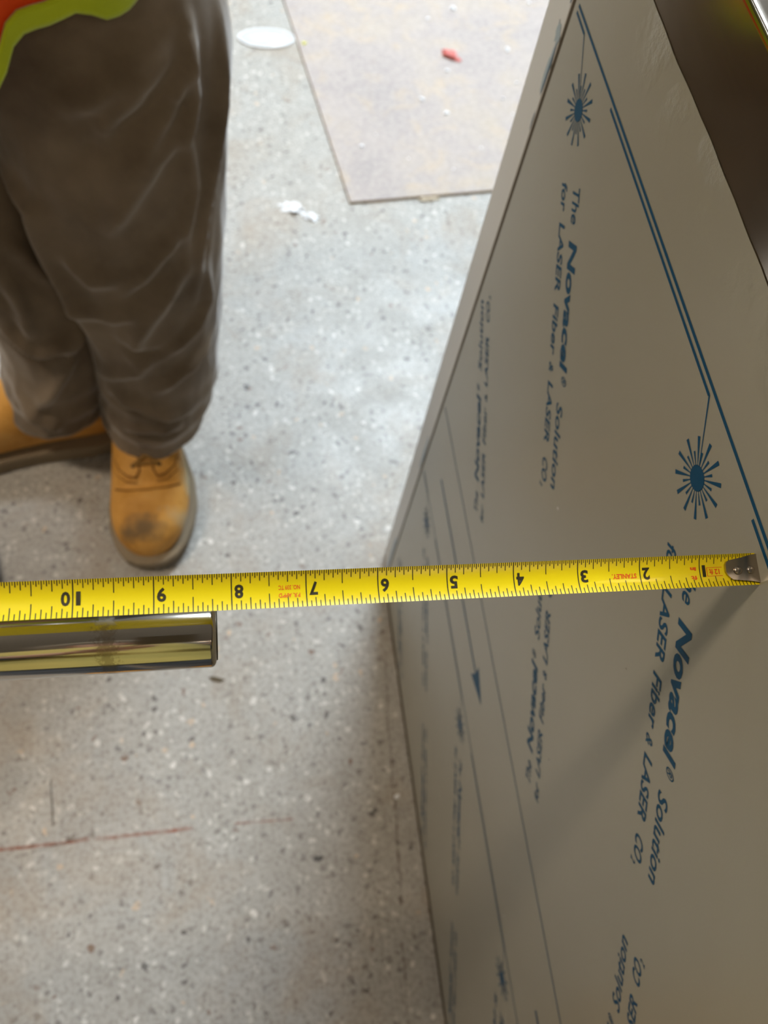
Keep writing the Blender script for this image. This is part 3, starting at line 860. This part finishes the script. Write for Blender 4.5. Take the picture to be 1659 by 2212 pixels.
def person(parent, O, facing, hands, elbows, hips_x, feet, vest_m, trim_m, hair=True, lean=0.0, hem_fn=None, knees=None):
    """O: ground point below the pelvis; facing: unit vector; joints given in world, relative to parent at origin"""
    O = Vector(O); f = Vector(facing).normalized(); rt = Vector((f.y, -f.x, 0))     # person's right-hand side
    U = Vector((0, 0, 1))
    P = lambda a, b, c: O + rt * a + f * b + U * c
    J = {}
    J['pelvis'] = (P(0, 0, .95), (.13, .10)); J['spine'] = (P(0, lean * .3, 1.10), (.12, .095)); J['chest'] = (P(0, lean * .7, 1.28), (.145, .10))
    J['neck0'] = (P(0, lean, 1.44), .06); J['neck1'] = (P(0, lean + .02, 1.50), .052)
    J['jaw'] = (P(0, lean + .045, 1.555), .062); J['head'] = (P(0, lean + .035, 1.63), (.078, .092)); J['crown'] = (P(0, lean + .02, 1.70), .072)
    J['nose'] = (P(0, lean + .135, 1.605), .011); J['chin'] = (P(0, lean + .10, 1.545), .024)
    E_ = [('pelvis', 'spine'), ('spine', 'chest'), ('chest', 'neck0'), ('neck0', 'neck1'), ('neck1', 'jaw'), ('jaw', 'head'), ('head', 'crown'), ('head', 'nose'), ('jaw', 'chin')]
    for k, s in (('R', 1), ('L', -1)):
        J['ear' + k] = (P(s * .083, lean + .02, 1.615), .014); E_.append(('head', 'ear' + k))
        J['sh' + k] = (P(s * .17, lean, 1.40), .062); J['el' + k] = (Vector(elbows[k]), .045)
        wr = Vector(hands[k]); J['wr' + k] = (wr, .028)
        E_ += [('chest', 'sh' + k), ('sh' + k, 'el' + k), ('el' + k, 'wr' + k)]
        d = (wr - Vector(elbows[k])).normalized(); side = d.cross(U).normalized() * s; nd = side.cross(d).normalized()
        J['pa' + k] = (wr + d * .055, (.036, .017)); E_.append(('wr' + k, 'pa' + k))
        for q, (o_, ln) in enumerate(((-.030, .060), (-.010, .075), (.010, .070), (.030, .055))):
            b0 = wr + d * .085 + side * o_; m0 = b0 + d * ln * .5 - nd * .008; t0 = m0 + d * ln * .3 - nd * .025
            for nm, p, r in (('a', b0, .0095), ('b', m0, .0085), ('c', t0, .0075)): J['f%d%s%s' % (q, nm, k)] = (p, r)
            E_ += [('pa' + k, 'f%da%s' % (q, k)), ('f%da%s' % (q, k), 'f%db%s' % (q, k)), ('f%db%s' % (q, k), 'f%dc%s' % (q, k))]
        th0 = wr + d * .04 - side * .045; th1 = th0 + d * .035 - side * .012
        J['t0' + k] = (th0, .011); J['t1' + k] = (th1, .009); E_ += [('pa' + k, 't0' + k), ('t0' + k, 't1' + k)]
        hx = hips_x[k]; kn = Vector(knees[k]) if knees else Vector((hx[0], hx[1], .50)); ft = Vector(feet[k])
        J['hp' + k] = (Vector((hx[0], hx[1], .88)), .085); J['kn' + k] = (kn, .058); J['an' + k] = (ft, .038)
        E_ += [('pelvis', 'hp' + k), ('hp' + k, 'kn' + k), ('kn' + k, 'an' + k)]
    body = skin_body('body', parent, J, E_, 'pelvis', M['skin'])
    for s in (-1, 1):
        bm = bmesh.new(); bmesh.ops.create_uvsphere(bm, u_segments=12, v_segments=8, radius=.0115)
        for v in bm.verts: v.co += P(s * .032, lean + .115, 1.632)
        e = bm_obj('eye', bm, M['hat'], body, smooth=True)
        bm = bmesh.new(); bmesh.ops.create_uvsphere(bm, u_segments=10, v_segments=6, radius=.0055)
        for v in bm.verts: v.co += P(s * .032, lean + .1235, 1.632)
        bm_obj('iris', bm, M['hair'], body, smooth=True)
    tube('mouth', [P(-.024, lean + .117, 1.570), P(-.01, lean + .126, 1.567), P(.01, lean + .126, 1.567), P(.024, lean + .117, 1.570)], .0045, mat('lips', (.42, .17, .14), .5), body, 8)
    # hard hat
    V = []; F = []
    for i in range(13):
        a = PI / 2 * i / 12
        for j in range(40):
            b = 2 * PI * j / 40; r = cos(a); ridge_ = .006 * math.exp(-(sin(b) * r / .2) ** 2) if cos(b) else 0
            V.append(P(.112 * r * sin(b), lean + .025 + .130 * r * cos(b), 1.685 + .105 * sin(a) + ridge_))
    for i in range(12):
        for j in range(40):
            a_ = i * 40 + j; b_ = i * 40 + (j + 1) % 40; F.append((a_, b_, b_ + 40, a_ + 40))
    hat = mesh_obj('hard_hat', V, F, M['hat'], parent, smooth=True)
    V = []; F = []
    for j in range(40):
        b = 2 * PI * j / 40; ext = .022 + .035 * max(0, cos(b)) ** 2
        for rr, zz in ((0, 0), (ext, -.008), (ext, -.012), (0, -.006)):
            V.append(P((.112 + rr) * sin(b), lean + .025 + (.130 + rr) * cos(b), 1.685 + zz))
    for j in range(40):
        for k in range(4):
            a_ = j * 4 + k; b_ = j * 4 + (k + 1) % 4; c_ = ((j + 1) % 40) * 4
            F.append((a_, b_, c_ + (k + 1) % 4, c_ + k))
    mesh_obj('brim', V, F, M['hat'], hat, smooth=True)
    # sleeves
    for k, s in (('R', 1), ('L', -1)):
        a = P(s * .15, lean, 1.41); e = Vector(elbows[k]); h = Vector(hands[k]); pts = []; rr = []
        for i in range(10): pts.append(a.lerp(e, i / 10)); rr.append(.078 - .018 * i / 10 + .004 * noise.noise(Vector((i, s, 1))))
        for i in range(11): pts.append(e.lerp(h, i / 11)); rr.append(.060 - .020 * i / 11 + .005 * noise.noise(Vector((i, s, 5))))
        tube('sleeve', pts, rr, M['shirt'], parent, 22)
    # vest: torso loft with hem trim
    VL = [(.70, 0, .205, .190), (.85, 0, .205, .180), (1.0, 0, .195, .165), (1.15, 0, .195, .155), (1.30, 0, .205, .150), (1.40, 0, .195, .130), (1.455, 0, .115, .090)]
    def vring(z): return [float(np.interp(z, [v[0] for v in VL], [v[i] for v in VL])) for i in (2, 3)]
    V = []; F = []; W = []; nth = 120; nz = 60
    for j in range(nth):
        th = -180 + 360 * j / nth; W.append(hem_fn(th) if hem_fn else .80 + .015 * sin(math.radians(th * 3)))
    for i in range(nz + 1):
        for j in range(nth):
            th = math.radians(-180 + 360 * j / nth); z = W[j] + (1.455 - W[j]) * i / nz
            rx, ry = vring(z); d = .006 * noise.noise(Vector((sin(th) * 3, cos(th) * 3, z * 5))) + .006 * sin(th * 9) * math.exp(-(z - W[j]) / .12)
            V.append(P((rx + d) * sin(th) * -1, (ry + d) * cos(th) + lean * max(0, (z - .9) / .5), z))
    for i in range(nz):
        for j in range(nth):
            a_ = i * nth + j; b_ = i * nth + (j + 1) % nth; F.append((a_, b_, b_ + nth, a_ + nth))
    ve = mesh_obj('safety_vest', V, F, vest_m, parent, smooth=True)
    md = ve.modifiers.new('s', 'SOLIDIFY'); md.thickness = .003; md.offset = 1
    V = []; F = []
    for i in range(5):
        for j in range(nth):
            th = math.radians(-180 + 360 * j / nth); z = W[j] - .002 + .017 * i / 4
            rx, ry = vring(z); d = .0045 + .006 * noise.noise(Vector((sin(th) * 3, cos(th) * 3, z * 5))) + .006 * sin(th * 9) * math.exp(-(z - W[j]) / .12)
            V.append(P((rx + d) * sin(th) * -1, (ry + d) * cos(th), z))
    for i in range(4):
        for j in range(nth):
            a_ = i * nth + j; b_ = i * nth + (j + 1) % nth; F.append((a_, b_, b_ + nth, a_ + nth))
    tr = mesh_obj('hem_trim', V, F, trim_m, ve, smooth=True); md = tr.modifiers.new('s', 'SOLIDIFY'); md.thickness = .003; md.offset = 1
    tr['label'] = 'lime binding along the hem'
    return body

def hip_loft(cx, cy, f, z0=.80, z1=1.02):
    V = []; F = []; nth = 60; nz = 10
    for i in range(nz + 1):
        s = i / nz; z = z0 + (z1 - z0) * s; rx = .225 - .055 * s; ry = .115 + .01 * s
        for j in range(nth):
            t = 2 * PI * j / nth; V.append((cx + rx * sin(t), cy - ry * cos(t), z))
    for i in range(nz):
        for j in range(nth):
            a = i * nth + j; b = i * nth + (j + 1) % nth; F.append((a, b, b + nth, a + nth))
    return V, F
def join_meshes(parts):
    V = []; F = []
    for v, f in parts:
        k = len(V); V += list(v); F += [tuple(i + k for i in q) for q in f]
    return V, F

# --- the worker in front
LEG1 = [(.085, -.150, .690, .068, .080), (.14, -.140, .692, .076, .086), (.20, -.124, .700, .084, .090), (.33, -.118, .715, .090, .095), (.45, -.119, .728, .106, .102), (.56, -.117, .738, .117, .106), (.70, -.115, .750, .127, .108), (.80, -.125, .760, .112, .105), (.90, -.145, .768, .095, .10)]
LEG2 = [(.085, -.292, .730, .072, .080), (.15, -.275, .735, .080, .085), (.25, -.250, .745, .080, .090), (.35, -.255, .755, .086, .095), (.45, -.29, .760, .100, .10), (.56, -.33, .760, .112, .105), (.70, -.362, .758, .122, .108), (.80, -.355, .762, .11, .105), (.90, -.335, .768, .095, .10)]
R1 = [([(33, .732), (8, .699), (-16, .666)], .010, .010), ([(43, .735), (19, .696), (4, .661), (-2, .633)], .009, .011), ([(46, .727), (41, .704), (32, .686), (28, .679)], .008, .008),
      ([(39, .694), (24, .656), (12, .622), (-1, .581)], .008, .010), ([(40, .658), (21, .622), (3, .571), (-8, .535)], .009, .011),
      ([(70, .727), (59, .656), (51, .574), (44, .497), (40, .418)], .007, .011), ([(49, .745), (42, .707), (42, .673), (36, .633), (39, .576), (34, .523), (35, .453)], .006, .009),
      ([(33, .535), (17, .497), (-7, .441)], .009, .010), ([(37, .479), (17, .441), (-3, .384), (-17, .318)], .010, .011), ([(48, .466), (51, .402), (39, .372), (2, .331)], .008, .009),
      ([(66, .328), (28, .305), (-2, .267)], .009, .009), ([(-44, .241), (-15, .244), (35, .203)], .010, .012), ([(-36, .180), (-4, .186), (30, .180)], .007, .006),
      ([(-85, .56), (-45, .543), (-47, .471), (-41, .415), (-44, .32)], .012, .014), ([(-55, .405), (-14, .415), (7, .43)], .010, .008), ([(-60, .26), (-10, .313), (9, .364)], .009, .008),
      ([(-37, .502), (-22, .469), (-2, .476)], .010, .008)]
VA1 = [([(-50, .222), (-15, .224), (35, .186)], .008, .009), ([(30, .52), (12, .475), (-12, .42)], .009, .007), ([(-34, .165), (-4, .168), (30, .164)], .006, .007),
       ([(20, .68), (2, .65), (-20, .60)], .012, .008), ([(62, .60), (52, .53), (47, .45)], .008, .007), ([(-20, .36), (-5, .345), (20, .35)], .010, .008)]
R2 = [([(34, .497), (35, .451), (38, .402)], .010, .010), ([(-25, .351), (-5, .308), (40, .331)], .010, .011), ([(-44, .21), (-14, .164), (15, .123)], .010, .010), ([(51, .366), (21, .297), (-29, .154)], .010, .010), ([(20, .461), (8, .395), (-8, .326)], .010, .010)]
VA2 = [([(-30, .33), (-5, .286), (40, .305)], .009, .008), ([(10, .44), (0, .38), (-20, .31)], .009, .006)]
worker = thing('person', 'person in baggy brown-grey work trousers, tan leather boots and an orange vest, facing the camera', 'person', (-.24, .77, 0))
wk = bpy.data.objects.new('x', None); bpy.data.objects.remove(wk)
woff = Vector((.24, -.77, 0))
def shift(V, o_): return [Vector(v) + o_ for v in V]
tv, tf = join_meshes([leg_mesh(LEG1, R1, VA1, 1.0, .112, .86, 240, 220, hem_dip=-.006), leg_mesh(LEG2, R2, VA2, 7.0, .112, .86, 160, 150), hip_loft(-.235, .765, 1)])
tr = mesh_obj('trousers', shift(tv, woff), tf, M['trousers'], worker, smooth=True)
boot(worker, Vector((-.168, .772, 0)) + woff, math.radians(2), label='tan boot with a scuffed dark toe, pointing at the camera')
boot(worker, Vector((-.262, .722, 0)) + woff, math.radians(-83), mirror=-1, label='tan boot turned sideways behind')
def hem_worker(th):
    # th: degrees from straight ahead, positive towards the person's left (image right)
    pts = [(-180, .70), (-60, .66), (-10, .66), (8, .712), (12.5, .724), (16.5, .736), (20.5, .750), (24, .768), (25.5, .772), (27.5, .774), (33.5, .774), (36, .776), (39.5, .779), (41.5, .776), (44, .768), (47.5, .766), (51, .766), (58, .770), (75, .78), (120, .76), (180, .70)]
    return float(np.interp(th, [p[0] for p in pts], [p[1] for p in pts]))
person(worker, Vector((-.24, .77, 0)) + woff, (0, -1, 0),
       {'R': Vector((-.36, .55, 1.17)) + woff, 'L': Vector((-.14, .57, 1.19)) + woff}, {'R': Vector((-.50, .70, 1.12)) + woff, 'L': Vector((.01, .72, 1.14)) + woff},
       {'R': Vector((-.335, .775, 0)) + woff, 'L': Vector((-.145, .765, 0)) + woff}, {'R': Vector((-.285, .735, .10)) + woff, 'L': Vector((-.155, .725, .12)) + woff},
       M['two_tone'], M['lime'], lean=.02, hem_fn=hem_worker, knees={'R': Vector((-.31, .755, .5)) + woff, 'L': Vector((-.118, .73, .5)) + woff})

# --- the person taking the picture: stands behind the lens, seen only in the reflections of the tube
PO = Vector((-.10, -.43, 0))
cm = Vector((0, 0, CAM_H))
photog = thing('person', 'person in a lime vest standing behind the phone, mirrored in the steel tube', 'person', tuple(PO))
LG = [(.085, -.10, .01, .068, .085), (.30, -.10, .0, .080, .085), (.50, -.10, .01, .088, .09), (.70, -.10, 0, .098, .10), (.80, -.10, 0, .10, .10), (.90, -.09, 0, .09, .10)]
LH = [(a, -b, c, d, e) for a, b, c, d, e in LG]
tv, tf = join_meshes([leg_mesh(LG, [], [], 21, .10, .86, 60, 60), leg_mesh(LH, [], [], 25, .10, .86, 60, 60), hip_loft(0, 0, 1)])
mesh_obj('trousers', tv, tf, M['shirt'], photog, smooth=True)
boot(photog, Vector((-.11, -.03, 0)), PI - .1)
boot(photog, Vector((.11, -.03, 0)), PI + .1, mirror=-1)
hl = cm + CY * .10 - CX * .085 - CF * .03 - PO; hr = cm + CY * .10 + CX * .105 - CF * .03 - PO
person(photog, (0, 0, 0), (0, 1, 0), {'R': hr + Vector((.04, -.12, -.05)), 'L': hl + Vector((-.04, -.12, -.05))},
       {'R': Vector((.30, .04, 1.10)), 'L': Vector((-.30, .04, 1.10))}, {'R': Vector((.10, 0, 0)), 'L': Vector((-.10, 0, 0))},
       {'R': Vector((.10, -.01, .10)), 'L': Vector((-.10, -.01, .10))}, M['warm_lit_lime'], M['warm_lit_lime'])
bm = box_bm(bmesh.new(), (-.0355, -.073, -.004), (.0355, .073, .004), .003, 3)
pc = cm + CY * .056 + CX * .010 - CF * .014
for v in bm.verts: v.co = pc + CX * v.co.x + CY * v.co.y + CF * v.co.z
phn = bm_obj('smartphone', bm, M['phone']); phn['label'] = 'brown phone case held just behind the viewpoint'; phn['category'] = 'phone'
